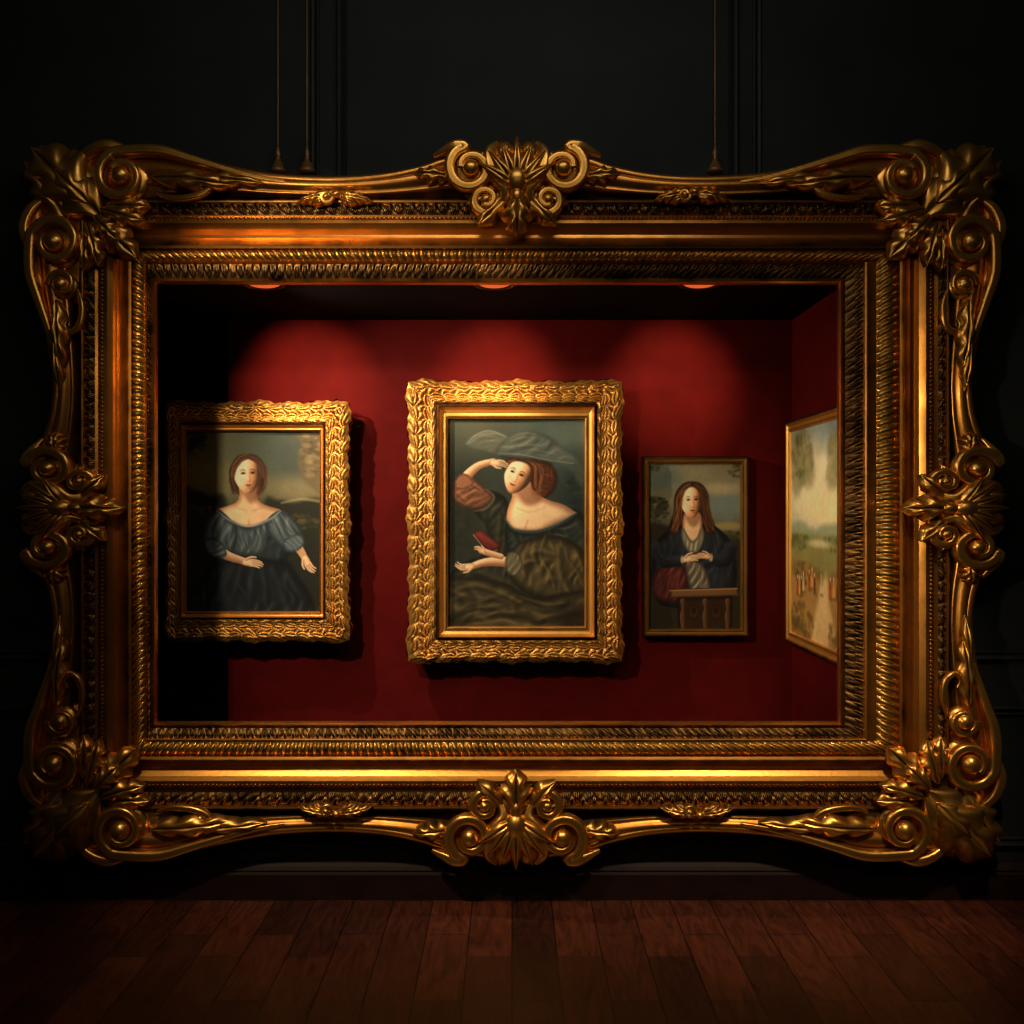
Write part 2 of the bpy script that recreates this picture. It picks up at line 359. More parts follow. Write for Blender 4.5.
# ------------------------------------------------------------------ painter
def vnoise(h,w,cell,seed):
    r=np.random.RandomState(seed); gh,gw=int(h/cell)+3,int(w/cell)+3
    g=r.rand(gh,gw); y=np.arange(h)/cell; x=np.arange(w)/cell
    yi=y.astype(int); xi=x.astype(int); fy=(y-yi)[:,None]; fx=(x-xi)[None,:]
    fy=fy*fy*(3-2*fy); fx=fx*fx*(3-2*fx)
    a=g[yi][:,xi]; b_=g[yi][:,xi+1]; c=g[yi+1][:,xi]; d=g[yi+1][:,xi+1]
    return (a*(1-fx)+b_*fx)*(1-fy)+(c*(1-fx)+d*fx)*fy
class Painter:
    def __init__(s,x0,x1,y0,y1,res,base):
        s.x0,s.x1,s.y0,s.y1=x0,x1,y0,y1
        s.w=int((x1-x0)*res)+1; s.h=int((y1-y0)*res)+1; s.res=res
        s.X,s.Y=np.meshgrid(np.linspace(x0,x1,s.w),np.linspace(y0,y1,s.h))
        s.C=np.ones((s.h,s.w,3))*np.array(base,float); s.rr=np.random.RandomState(77)
    def reg(s,xa,xb,ya,yb):
        i0=max(0,int((ya-s.y0)*s.res)-1); i1=min(s.h,int((yb-s.y0)*s.res)+2)
        j0=max(0,int((xa-s.x0)*s.res)-1); j1=min(s.w,int((xb-s.x0)*s.res)+2)
        return (slice(i0,i1),slice(j0,j1)) if i1>i0 and j1>j0 else None
    def mix(s,sl,m,col): s.C[sl]=s.C[sl]*(1-m[...,None])+col*m[...,None]
    def blob(s,cx,cy,rx,ry,col,ang=0,soft=.5,alpha=1,edge=None):
        R_=max(rx,ry)*(1+soft)+1; sl=s.reg(cx-R_,cx+R_,cy-R_,cy+R_)
        if sl is None: return
        x=s.X[sl]-cx; y=s.Y[sl]-cy; c,sn=math.cos(ang),math.sin(ang)
        r=np.sqrt(((x*c+y*sn)/rx)**2+((-x*sn+y*c)/ry)**2)
        m=sstep((1+soft*.5-r)/max(soft,.02))*alpha
        col=np.array(col,float)*np.ones(r.shape+(3,))
        if edge is not None:
            f=sstep(1.15-r)[...,None]; col=np.array(edge,float)*(1-f)+col*f
        s.mix(sl,m,col)
    def sdf(s,P,sl):
        x=s.X[sl]; y=s.Y[sl]; d=np.full(x.shape,1e9); ins=np.zeros(x.shape,bool); n=len(P)
        for i in range(n):
            a=P[i]; b_=P[(i+1)%n]; e=b_-a; L2=e@e+1e-9
            t=np.clip(((x-a[0])*e[0]+(y-a[1])*e[1])/L2,0,1)
            d=np.minimum(d,(x-a[0]-t*e[0])**2+(y-a[1]-t*e[1])**2)
            if a[1]!=b_[1]: ins^=((a[1]>y)!=(b_[1]>y))&(x<(b_[0]-a[0])*(y-a[1])/(b_[1]-a[1])+a[0])
        return np.sqrt(d)*np.where(ins,1,-1)
    def poly(s,pts,col,soft=1.0,alpha=1,edge=None,ew=6,light=None,smooth=True,folds=None):
        P=np.array(pts,float)
        if smooth: P=catmull(P,3,closed=True)
        mn=P.min(0)-soft-1; mxx=P.max(0)+soft+1; sl=s.reg(mn[0],mxx[0],mn[1],mxx[1])
        if sl is None: return
        x=s.X[sl]; y=s.Y[sl]; d=s.sdf(P,sl)
        m=sstep((d+soft*.5)/soft)*alpha
        col=np.array(col,float)*np.ones(x.shape+(3,))
        if folds is not None:
            ang,per,seed,dark,lt=folds
            h,w=x.shape
            wv=(vnoise(h,w,26*s.res,seed)-.5)*1.7+(vnoise(h,w,13*s.res,seed+5)-.5)*.45
            u_=(x*math.cos(ang)+y*math.sin(ang)); v_=(-x*math.sin(ang)+y*math.cos(ang))
            g1=u_/per+v_/(per*7)+wv; g2=u_/(per*.62)-v_/(per*4)+wv*1.5+.3
            r1=(1-2*np.abs((g1-np.floor(g1))-.5)); r2=(1-2*np.abs((g2-np.floor(g2))-.5))
            a1=sstep(vnoise(h,w,12*s.res,seed+9)*1.5-.25); a2=sstep(vnoise(h,w,10*s.res,seed+19)*1.5-.4)
            f=np.clip(.42+.46*(r1**1.6-.42)*a1*1.5+.30*(r2**2-.33)*a2,0,1)[...,None]
            dk=np.array(dark,float); l2=np.array(lt,float)
            col=np.where(f<.45,dk+(col-dk)*(f/.45),col+(l2-col)*((f-.45)/.55))
        if edge is not None:
            f=sstep(d/ew)[...,None]; col=np.array(edge,float)*(1-f)+col*f
        if light is not None:
            cx,cy=P.mean(0); sz=max(np.ptp(P[:,0]),np.ptp(P[:,1]))/2
            g=((x-cx)*light[0]+(y-cy)*light[1])/sz; col=col*np.clip(1+light[2]*g,0.1,2)[...,None]
        s.mix(sl,m,col)
    def pleats(s,curves,dark,lt,wd=2.0,alpha=.6):
        for P in curves:
            C_=catmull(np.array(P,float),2.5); n=len(C_)
            i0=int(n*s.rr.uniform(0,.30)); i1=max(i0+3,int(n*s.rr.uniform(.6,1.0))); C_=C_[i0:i1]
            if len(C_)<3: continue
            w_=wd*s.rr.uniform(.6,1.5); al=alpha*s.rr.uniform(.45,.95); off=s.rr.uniform(-1,1,2)*wd*.5
            C_=C_+off; t=np.linspace(0,1,len(C_)); prof=.15+np.sin(PI*t)**.7*.85
            sg=s.rr.choice([-1,1,1])
            s.stroke(C_+np.array((w_*1.1*sg,w_*.7)),w_*1.2*prof,dark,soft=w_*2.0,alpha=al)
            s.stroke(C_,w_*.55*prof,lt,soft=w_*1.7,alpha=al*.8)
    def stroke(s,pts,wd,col,soft=1.0,alpha=1,edge=None,lit=None):
        P=np.array(pts,float); wd=np.array(wd if hasattr(wd,'__len__') else [wd]*len(P),float)
        A=catmull(np.concatenate([P,wd[:,None]],1),2.0); P=A[:,:2]; wd=A[:,2]
        R_=wd.max()+soft+1; sl=s.reg(P[:,0].min()-R_,P[:,0].max()+R_,P[:,1].min()-R_,P[:,1].max()+R_)
        if sl is None: return
        x=s.X[sl]; y=s.Y[sl]; d=np.full(x.shape,-1e9); nx=np.zeros(x.shape); ny=np.zeros(x.shape)
        for i in range(len(P)-1):
            a=P[i]; e=P[i+1]-a; L2=e@e+1e-9
            t=np.clip(((x-a[0])*e[0]+(y-a[1])*e[1])/L2,0,1)
            ux=x-a[0]-t*e[0]; uy=y-a[1]-t*e[1]; ww=wd[i]*(1-t)+wd[i+1]*t
            dd=ww-np.sqrt(ux**2+uy**2); u=dd>d
            d=np.where(u,dd,d); nx=np.where(u,ux/(ww+.01),nx); ny=np.where(u,uy/(ww+.01),ny)
        m=sstep((d+soft*.5)/soft)*alpha
        col=np.array(col,float)*np.ones(x.shape+(3,))
        if edge is not None:
            if lit is None: lit=(-.4,-.7)
            g=np.clip(.5+.62*(nx*lit[0]+ny*lit[1]),0,1); g=sstep(g*1.15)[...,None]
            col=np.array(edge,float)*(1-g)+col*g
        s.mix(sl,m,col)
    def face(s,cx,cy,w,h,ang=0,skin=(228,184,136),sh=(140,86,52),turn=0.0,lip=(160,70,58),smile=.0):
        c,sn=math.cos(ang),math.sin(ang); skin=np.array(skin,float); sh=np.array(sh,float)
        R_=h*.75; sl=s.reg(cx-R_,cx+R_,cy-R_,cy+R_)
        X=s.X[sl]-cx; Y=s.Y[sl]-cy; U=(X*c+Y*sn)/(w/2); V=(-X*sn+Y*c)/(h/2)
        k=turn
        Us=U+k*.10*(1-V**2)
        jaw=np.where(V>0,1-.34*np.clip(V,0,1.2)**1.7,1-.05*np.clip(-V,0,1)**2)
        cheek=1+.03*np.exp(-((V-.18)/.2)**2)
        r=np.sqrt((Us/(jaw*cheek))**2+np.abs(V)**2.3)
        m=sstep((1.0-r)*w*.32+.45)
        nz=np.sqrt(np.clip(1-(U*.92)**2-(V*.70)**2,0.02,1))
        def G(u,v,a,b): return np.exp(-((U-u)/a)**2-((V-v)/b)**2)
        lum=np.clip((-.60*U*.9-.36*V*.7+.68*nz)*1.22+.04,0.05,1.10)
        nxp=k*.30
        for e in(-1,1):
            ex=e*.38+nxp
            lum-= .20*G(ex+.02,-.17,.24,.10)+.10*G(nxp+e*.16,-.16,.08,.12)
            lum+= .07*G(e*.46+nxp,.20,.22,.18)
        lum+= .10*G(nxp-.03,.06,.065,.22)+.14*G(nxp-.01,.22,.075,.06)
        lum-= .24*G(nxp+.15,.08,.07,.24)+.16*G(nxp+.05,.345,.16,.045)+.10*G(nxp,.67,.20,.05)
        lum-= .10*G(nxp,.42,.03,.05)
        lum+= .07*G(nxp-.02,.82,.16,.08)
        lum-= .09*G(nxp-.14,.28,.035,.035)+.12*G(nxp+.15,.28,.04,.04)
        lum=np.clip(lum,0.02,1.12)[...,None]
        mid=skin*np.array((.86,.70,.58))
        col=np.where(lum<.55,sh*.42+(mid-sh*.42)*(lum/.55),mid+(skin-mid)*np.clip((lum-.55)/.4,0,1.15))
        red=(G(-.46+nxp,.24,.22,.16)+.8*G(.46+nxp,.24,.2,.16)+.5*G(nxp,.26,.12,.08))[...,None]
        col=col*(1-.20*red)+np.array((226,112,84.))*(lum.clip(0,1)*.20*red)
        dk=np.array((40,22,15.))
        for e in(-1,1):
            ex=e*.37+nxp; wE=.19 if e*k<=0 else .165
            vx=(U-ex)/wE
            top=-.150+.055*vx**2; bot=-.060-.035*vx**2
            inside=sstep((V-top)/.03+.5)*sstep((bot-V)/.03+.5)*sstep((1.05-np.abs(vx))*4)
            iris=sstep((1-((U-ex-k*.05)/.095)**2-((V+.106)/.066)**2)*2.5)
            ec=np.array((176,152,130.))*(1-iris[...,None])+np.array((36,22,14.))*iris[...,None]
            col=col*(1-inside[...,None]*.92)+ec*lum.clip(.45,1)*inside[...,None]*.92
            lid=(np.exp(-((V-top)/.026)**2)*sstep((1.15-np.abs(vx))*3))[...,None]
            col=col*(1-.85*lid)+dk*.85*lid
            cr=(np.exp(-((V-top+.055)/.018)**2)*sstep((1.1-np.abs(vx))*3))[...,None]; col=col*(1-.32*cr)+sh*.6*.32*cr
            lo=(np.exp(-((V-bot-.006)/.014)**2)*sstep((1.0-np.abs(vx))*3))[...,None]; col=col*(1-.35*lo)+sh*.6*.35*lo
            q=(U-ex-e*.03)/.25
            br=(np.exp(-((V+.305-.09*q**2-.02*q*e)/(.032-.012*np.clip(q*e,0,1)))**2)*sstep((1.05-np.abs(q))*3))[...,None]
            col=col*(1-.65*br)+np.array((72,42,26.))*.65*br
        du=(U-nxp)/.25; sm=smile*du**2; ed=sstep((1.08-np.abs(du))*3)
        cup=.500-.028*np.exp(-((np.abs(du)-.28)/.25)**2)+.010*np.exp(-(du/.12)**2)
        up=(sstep((V+sm-cup)/.022+.4)*sstep((.535-V-sm)/.02+.5)*ed)[...,None]
        lw=(sstep((V+sm-.53)/.02+.5)*sstep((.605-.05*du**2-V-sm)/.03+.5)*ed)[...,None]
        ln=(np.exp(-((V+sm-.532-.006*np.cos(du*5))/.013)**2)*ed)[...,None]
        lipc=np.array(lip,float)
        col=col*(1-.75*up)+lipc*.82*lum.clip(.5,1)*.75*up
        col=col*(1-.7*lw)+np.minimum(255,lipc*1.22)*lum.clip(.5,1)*.7*lw
        col=col*(1-.75*ln)+lipc*.38*.75*ln
        s.mix(sl,m,col)
    def hand(s,x,y,ang,L,skin=(224,176,128),sh=(120,74,46),flip=1,spread=.16,bend=.15):
        c,sn=math.cos(ang),math.sin(ang)
        def T(u,v): return (x+u*L*c-v*flip*L*sn, y+u*L*sn+v*flip*L*c)
        s.poly([T(-.12,-.14),T(.2,-.20),T(.5,-.18),T(.52,.16),T(.2,.19),T(-.12,.12)],skin,soft=1.2,edge=tuple(np.array(skin)*(.78,.68,.6)),ew=2.5,light=(-.4,-.6,.18))
        s.stroke([T(.08,.12),T(.30,.27),T(.54,.29)],[L*.075,L*.06,L*.04],skin,soft=.9,edge=tuple(np.array(skin)*.62))
        for i,(v,l) in enumerate([(.135,.42),(.045,.5),(-.05,.46),(-.14,.34)]):
            vv=v+spread*v*1.2
            s.stroke([T(.45,v+.045),T(.45+l*.55,vv+.045-bend*.2),T(.45+l*.95,vv+.03-bend*.5)],[L*.036]*3,sh,soft=.9,alpha=.5)
            s.stroke([T(.40,v),T(.45+l*.55,vv-bend*.1),T(.45+l,vv-bend*.45)],[L*.054,L*.046,L*.028],skin,soft=.8,edge=tuple(np.array(skin)*.66))
    def hairlocks(s,curves,cols,wd=.7,alpha=.6,n=7,jit=1.5,seed=0,wave=0):
        r=np.random.RandomState(seed)
        for cv in curves:
            for i in range(n):
                C_=catmull(np.array(cv,float),4); ph=r.rand()*6; t=np.linspace(0,1,len(C_))
                P=[(x+r.uniform(-jit,jit)*.5+wave*math.sin(ph+q*9),y+r.uniform(-jit,jit)*.5) for (x,y),q in zip(C_+r.uniform(-jit,jit,2),t)]
                s.stroke(P,[wd*.5]+[wd]*(len(P)-2)+[wd*.4],cols[i%len(cols)],soft=1.0,alpha=alpha)
    def finish(s,bright=1.0,seed=1,amt=.08):
        n=vnoise(s.h,s.w,3,seed)*.5+vnoise(s.h,s.w,9,seed+1)*.3+vnoise(s.h,s.w,28,seed+2)*.5
        s.C*= (1-amt*1.3+amt*2*n)[...,None]
        return lin(np.clip(s.C*bright,0,255))
def foliage(p,cx,cy,rx,ry,cols,n,seed,size=2.5,alpha=.6):
    r=np.random.RandomState(seed)
    for i in range(n):
        a=r.rand()*6.28; q=r.rand()**.6; z=size*(.5+r.rand())
        p.blob(cx+rx*q*math.cos(a),cy+ry*q*math.sin(a),z*1.2,z*.8,cols[i%len(cols)],soft=1,alpha=alpha)
def paint_a():
    p=Painter(184,320,430,613,2.2,(38,42,36))
    p.blob(218,462,60,50,(120,110,66),soft=1.7,alpha=.9); p.blob(212,480,34,18,(150,134,84),soft=1.6,alpha=.5)
    p.blob(280,450,50,30,(70,80,70),soft=1.5,alpha=.8); p.blob(300,490,40,14,(142,128,88),soft=1.5,alpha=.7)
    p.poly([(180,498),(194,491),(208,496),(226,506),(226,620),(180,620)],(32,33,23),soft=8)
    p.poly([(262,508),(276,500),(290,503),(325,508),(325,620),(262,620)],(34,35,24),soft=7)
    p.stroke([(280,503),(300,499),(322,502)],[.8,1.4,1.4],(156,142,100),soft=2.4,alpha=.6)
    p.poly([(294,428),(299,444),(296,462),(304,482),(325,490),(325,428)],(92,80,55),soft=5,alpha=.85)
    foliage(p,311,452,10,24,[(78,66,44),(146,126,86),(108,92,62),(60,52,34)],70,26,2.8,.45)
    foliage(p,191,440,13,15,[(34,38,22),(52,54,32),(24,27,18)],70,5,2.6,.5)
    foliage(p,200,512,20,8,[(66,62,34),(40,40,22),(90,80,46)],60,6,1.8,.5)
    foliage(p,302,522,16,9,[(60,58,34),(36,38,24),(86,76,46)],60,16,1.8,.4)
    p.poly([(246,454),(256,456),(263,465),(264,478),(261,490),(254,495),(240,495),(232,490),(229,478),(230,465),(237,456)],(66,38,19),soft=3,edge=(38,22,12),ew=5)
    p.hairlocks([[(238,458),(231,468),(230,482),(235,494)],[(254,458),(262,468),(263,482),(258,494)]],[(116,70,35),(62,37,18),(40,24,13)],.7,.5,14,1.8,7,.5)
    p.poly([(238,482),(254,482),(255,496),(260,503),(270,507),(280,511),(271,522),(247,528),(225,522),(214,511),(226,506),(235,502),(238,495)],(240,194,144),soft=1.3,edge=(178,122,82),ew=6,light=(-.7,-.3,.22))
    p.poly([(240,487),(256,484),(257,498),(249,503),(243,496)],(128,78,50),soft=6,alpha=.65)
    p.stroke([(234,507),(245,511)],.7,(184,130,88),soft=3,alpha=.4); p.stroke([(262,507),(251,511)],.7,(172,118,80),soft=3,alpha=.4)
    p.blob(240,520,6,5,(246,204,156),soft=1.4,alpha=.4); p.blob(255,520,6,5,(236,190,142),soft=1.4,alpha=.35)
    p.stroke([(247.5,520),(247.5,527)],.7,(160,106,70),soft=2.4,alpha=.4); p.blob(229,511,8,4,(252,210,162),soft=1.5,alpha=.4)
    p.poly([(217,512),(228,521),(247,527),(268,521),(279,511),(290,522),(292,548),(286,566),(306,620),(190,620),(206,580),(210,552),(206,525)],(40,48,50),soft=1.6,edge=(16,20,21),ew=12,folds=(.15,11,3,(16,20,22),(70,82,84)))
    p.poly([(228,520),(247,528),(267,520),(266,536),(260,554),(235,554),(229,536)],(76,86,86),soft=1.8,edge=(42,50,52),ew=6,folds=(.1,8,8,(46,54,56),(124,134,130)))
    p.pleats([[(232,524),(236,538),(243,552)],[(238,526),(241,540),(246,553)],[(245,528),(246,540),(248,554)],[(252,528),(250,541),(249,554)],[(258,526),(255,540),(251,553)],[(263,523),(260,538),(254,552)]],(38,46,48),(136,146,140),1.3,.55)
    p.poly([(215,509),(227,517),(236,529),(234,546),(224,557),(210,554),(202,542),(205,521)],(86,97,98),soft=1.8,edge=(40,48,50),ew=7,light=(-.5,-.5,.25),folds=(.6,9,14,(50,60,62),(142,152,146)))
    p.pleats([[(219,512),(210,524),(206,542)],[(222,515),(215,528),(211,549)],[(226,518),(221,533),(217,553)],[(230,523),(227,537),(222,553)],[(207,532),(212,544),(222,550)]],(44,53,55),(160,170,162),1.7,.5)
    p.poly([(266,519),(280,510),(292,520),(303,536),(302,549),(287,553),(275,544),(266,532)],(78,89,91),soft=1.8,edge=(36,45,47),ew=7,light=(-.5,-.5,.2),folds=(2.5,9,19,(44,53,55),(132,142,138)))
    p.pleats([[(278,512),(286,524),(298,540)],[(274,515),(281,530),(293,546)],[(270,519),(276,534),(286,549)],[(284,514),(294,527),(302,540)],[(280,544),(290,544),(300,538)]],(38,46,48),(146,156,150),1.7,.5)
    p.stroke([(216,511),(228,520),(247,526.5),(267,520),(279,511)],[.6,1.1,1.1,1.1,.6],(152,160,152),soft=1.8,alpha=.7)
    p.poly([(206,568),(226,560),(247,557),(270,560),(290,566),(308,620),(186,620)],(27,32,34),soft=6,edge=(13,15,16),ew=12,folds=(.2,14,27,(12,14,15),(54,64,66)))
    p.pleats([[(232,562),(222,584),(206,614)],[(240,562),(234,586),(226,616)],[(250,562),(250,586),(246,616)],[(260,562),(264,586),(266,616)],[(270,562),(278,584),(288,612)],[(224,562),(212,576),(198,600)],[(278,564),(290,582),(300,604)]],(12,14,15),(62,72,74),3.4,.5)
    p.stroke([(213,547),(226,556),(244,562)],[5,4.5,3.3],(236,188,138),soft=1.1,edge=(132,84,54))
    p.hand(243,562,D(8),20,flip=-1,skin=(240,192,144),spread=.05)
    p.poly([(203,541),(212,538),(222,545),(225,556),(214,558),(206,552)],(88,100,100),soft=2.4,edge=(48,56,57),ew=3,folds=(.9,5,33,(52,60,62),(150,160,154)))
    p.stroke([(291,541),(299,551),(304,560)],[4.6,4.0,2.9],(236,188,138),soft=1.1,edge=(132,84,54))
    p.hand(303,558,D(62),19,flip=1,skin=(240,192,144),spread=.06,bend=.25)
    p.poly([(282,541),(298,534),(303,543),(296,551),(285,551)],(88,100,101),soft=2.4,edge=(48,57,58),ew=3,folds=(2.1,5,35,(52,60,62),(146,158,152)))
    p.face(246,475,26,38,D(-3),skin=(255,220,172),turn=.12,smile=.04,lip=(184,80,66))
    p.poly([(246,454),(256,456),(262,465),(262,478),(259.5,472),(256,464),(247,458.5),(238,463),(233.5,471),(232,480),(229.5,474),(230.5,464),(237,455.5)],(76,45,22),soft=2.6,edge=(54,32,16),ew=3)
    p.hairlocks([[(246,455),(239,457.5),(232.5,465),(230.5,478)],[(246,457.5),(240,460),(234.5,467),(232,476)]],[(158,102,52),(104,64,31),(56,33,17)],.45,.55,12,1.0,1,.3)
    p.hairlocks([[(247,455),(254,457.5),(260.5,465),(262.5,478)],[(247,457.5),(253,460),(258.5,467),(261,476)]],[(124,79,40),(88,53,26),(50,29,15)],.45,.55,12,1.0,2,.3)
    return p.finish(1.13,3,.06)
def paint_b():
    p=Painter(447,586,418,628,2.4,(52,58,48))
    p.blob(560,440,50,36,(74,88,80),soft=1.5); p.blob(575,432,26,14,(102,114,100),soft=1.5,alpha=.7)
    p.blob(460,438,34,26,(82,86,68),soft=1.5,alpha=.8); p.blob(455,520,26,60,(34,37,28),soft=1.4)
    p.blob(578,500,20,40,(38,49,47),soft=1.5)
    foliage(p,455,520,14,40,[(26,30,20),(46,48,30),(34,38,26)],90,2,2.6,.4)
    foliage(p,578,488,10,26,[(30,40,36),(50,60,50),(24,30,28)],70,3,2.6,.35)
    p.poly([(524,458),(538,456),(551,463),(558,476),(555,490),(545,498),(534,494),(526,482)],(76,41,21),soft=5,edge=(42,24,13),ew=6)
    r=np.random.RandomState(3)
    for i in range(80):
        a=r.rand()*6.28; q=3+15*r.rand()**.8; x=542+q*.8*math.cos(a); y=477+q*math.sin(a)*1.05; t=r.rand()*6; z=1.4+1.5*r.rand()
        p.stroke([(x+z*math.cos(t+j*1.0),y+z*math.sin(t+j*1.0)) for j in range(4)],[.25,.55,.55,.25],[(134,78,42),(42,23,12),(98,54,28)][i%3],soft=1.3,alpha=.45)
    p.poly([(474,496),(488,490),(504,496),(514,508),(548,512),(576,510),(590,530),(592,606),(540,612),(468,604),(448,592),(450,574),(466,562),(484,552),(486,528),(474,512)],(44,45,33),soft=2.8,edge=(20,20,14),ew=10,folds=(.7,14,5,(19,20,13),(84,79,50)))
    p.pleats([[(488,494),(490,520),(484,548),(470,574)],[(496,496),(499,522),(494,550),(480,578)],[(503,500),(506,524),(503,548),(494,572)],[(480,500),(483,520),(480,545),(468,566)],[(476,572),(496,580),(520,590)],[(460,574),(480,586),(510,598)]],(18,19,13),(104,97,64),3.2,.5)
    p.poly([(453,486),(459,477),(467,473),(476,480),(487,489),(494,498),(484,508),(470,509),(458,504),(452,496)],(122,78,52),soft=2.6,edge=(66,40,25),ew=5,light=(-.4,-.6,.3),folds=(1.0,8,44,(74,43,27),(184,130,92)))
    p.pleats([[(458,480),(466,490),(480,500)],[(464,476),(474,485),(488,494)],[(455,488),(464,497),(476,504)],[(454,496),(464,503),(474,507)]],(68,40,26),(206,150,108),1.6,.5)
    p.stroke([(486,489),(494,497),(486,508),(474,511)],[.6,1.2,1.2,.6],(130,120,92),soft=2,alpha=.5)
    p.poly([(513,484),(532,482),(537,493),(549,500),(565,505),(577,515),(560,523),(538,532),(516,531),(507,521),(508,508),(512,497)],(246,202,152),soft=1.4,edge=(180,126,86),ew=8,light=(-.7,-.3,.30))
    p.poly([(516,491),(533,484),(543,494),(538,504),(524,504)],(118,72,46),soft=8,alpha=.68)
    p.stroke([(517,508),(530,512),(546,507)],.7,(190,138,96),soft=3.4,alpha=.4)
    p.blob(517,522,7,6,(252,212,164),soft=1.4,alpha=.45); p.blob(535,524,8,5,(240,196,148),soft=1.4,alpha=.4)
    p.stroke([(525,531),(526,526),(528,521)],.8,(156,102,68),soft=3,alpha=.45)
    p.blob(552,511,12,5,(252,212,166),ang=.35,soft=1.5,alpha=.4)
    p.poly([(506,521),(515,531),(538,532),(560,524),(577,514),(588,528),(588,560),(560,560),(520,562),(506,548)],(42,49,44),soft=1.8,edge=(20,24,20),ew=8,folds=(1.0,9,52,(22,26,22),(84,92,82)))
    p.pleats([[(510,528),(514,542),(524,556)],[(520,533),(524,545),(534,556)],[(534,533),(536,544),(544,552)],[(548,530),(552,540),(562,548)],[(562,525),(568,536),(578,544)],[(574,518),(580,530),(586,540)]],(20,24,20),(96,104,92),2.2,.45)
    p.stroke([(506,520),(515,529.8),(538,531.3),(560,523.3),(577,513.3)],[1,1.6,1.8,1.8,1.2],(56,64,58),soft=2)
    p.stroke([(506,519),(515,528.6),(538,529.8),(560,522),(576,512)],.45,(176,172,150),soft=1.2,alpha=.5)
    p.poly([(512,550),(526,540),(548,535),(570,540),(586,554),(592,580),(590,604),(560,606),(530,596),(512,582),(506,564)],(76,66,41),soft=3.4,edge=(28,25,15),ew=11,light=(-.5,-.4,.35),folds=(.3,13,61,(30,27,16),(150,122,72)))
    p.pleats([[(522,544),(514,560),(520,580)],[(530,541),(522,560),(528,584),(540,598)],[(538,538),(534,558),(546,580)],[(547,537),(541,556),(552,578),(558,600)],[(557,538),(559,556),(561,576),(574,598)],[(567,542),(566,558),(578,576),(582,594)],[(577,548),(580,562),(586,578)],[(516,570),(530,562),(546,566)],[(534,590),(548,578),(566,582)],[(524,556),(540,550),(560,556)]],(24,22,13),(182,150,92),2.7,.5)
    p.poly([(445,586),(466,577),(505,584),(536,598),(592,592),(592,634),(445,634)],(66,58,36),soft=5,edge=(30,26,15),ew=10,folds=(1.3,13,71,(26,23,13),(118,100,62)))
    p.pleats([[(447,594),(470,584),(500,592),(530,608)],[(447,604),(474,594),(504,602),(536,618)],[(447,616),(476,605),(508,613),(534,626)],[(520,596),(548,604),(586,600)],[(528,606),(556,614),(588,609)],[(540,618),(564,623),(588,619)],[(450,625),(474,616),(496,622)],[(470,584),(480,600),(474,620)],[(508,596),(514,610),(506,626)]],(22,20,12),(140,122,78),3.4,.48)
    p.blob(580,622,26,16,(22,20,14),soft=1.2,alpha=.65); p.blob(452,624,18,10,(24,22,14),soft=1.2,alpha=.5)
    p.stroke([(516,564),(500,562),(484,563),(471,567)],[5.6,5.0,4.0,3.1],(248,204,154),soft=1.2,edge=(136,86,56),lit=(-.2,-.9))
    p.hand(472,566.5,D(170),18,flip=-1,spread=.02,bend=.5,skin=(246,200,152))
    p.poly([(508,553),(518,553),(523,565),(517,576),(508,574),(505,563)],(104,96,72),soft=3,edge=(64,59,42),ew=3,folds=(.3,5,81,(66,60,44),(176,166,134)))
    p.poly([(472,534),(480,530),(502,545),(498,551),(487,552)],(100,35,26),soft=1.6,edge=(64,22,16),ew=4,smooth=False,light=(-.5,-.6,.3))
    p.stroke([(473,535),(487,551),(497,550.5)],.5,(190,156,114),soft=1,alpha=.6)
    p.poly([(474,534),(480,531.5),(498,545),(495,547)],(138,62,45),soft=2,alpha=.4,smooth=False)
    p.stroke([(501,557),(490,554),(481,551)],[2.8,3.2,3.0],(240,192,144),soft=1,edge=(136,86,56))
    p.hand(484,553,D(-140),12,flip=1,spread=.02,bend=.4,skin=(242,194,146))
    p.stroke([(462,482),(469,473),(479,465),(493,461)],[5.2,4.7,3.8,3.0],(248,204,154),soft=1.2,edge=(146,94,60),lit=(-.6,-.6))
    p.poly([(454,481),(459,474),(467,474),(473,483),(464,489),(455,488)],(148,98,66),soft=2.6,edge=(90,54,35),ew=3,folds=(.6,5,47,(92,54,36),(208,156,114)))
    p.face(517.5,475.5,26.5,38,D(22),skin=(255,222,174),turn=-.34,lip=(182,78,64),smile=.02)
    p.poly([(514,456.5),(526,456),(537,464),(539,477),(535,491),(531,483),(532,471),(527,463.5),(516,460.5),(508,464),(504,470),(504,464),(508,459)],(80,44,23),soft=3,edge=(54,30,17),ew=3)
    p.hairlocks([[(519,458),(530,461.5),(535.5,471),(534.5,488)],[(527,458),(538,465),(542,477),(539,492)],[(517,457.5),(510,460.5),(505.5,467)]],[(166,102,56),(104,58,30),(54,29,16)],.45,.55,13,1.5,5,.7)
    p.poly([(466,443),(473,435),(488,430),(505,435),(514,441),(512,451),(500,454),(486,450),(473,447)],(112,118,102),soft=5,alpha=.5,folds=(1.3,9,93,(78,84,74),(176,178,158)))
    p.poly([(496,453),(500,443),(512,434),(530,430),(548,435),(560,444),(576,456),(573,463),(552,462),(534,459),(516,458)],(94,102,90),soft=4.4,alpha=.85,edge=(66,72,64),ew=6,folds=(1.1,12,95,(60,66,58),(146,152,134)))
    p.pleats([[(468,443),(480,436),(494,436),(508,443)],[(474,446),(486,441),(498,442),(508,448)],[(502,450),(512,440),(530,436),(548,442)],[(506,452),(520,445),(538,444),(558,452)],[(514,453),(532,450),(552,454),(572,460)],[(508,438),(524,432),(542,434)]],(62,68,60),(170,174,154),1.8,.4)
    p.poly([(558,446),(576,457),(585,474),(581,484),(571,470),(558,462)],(100,108,95),soft=7,alpha=.38)
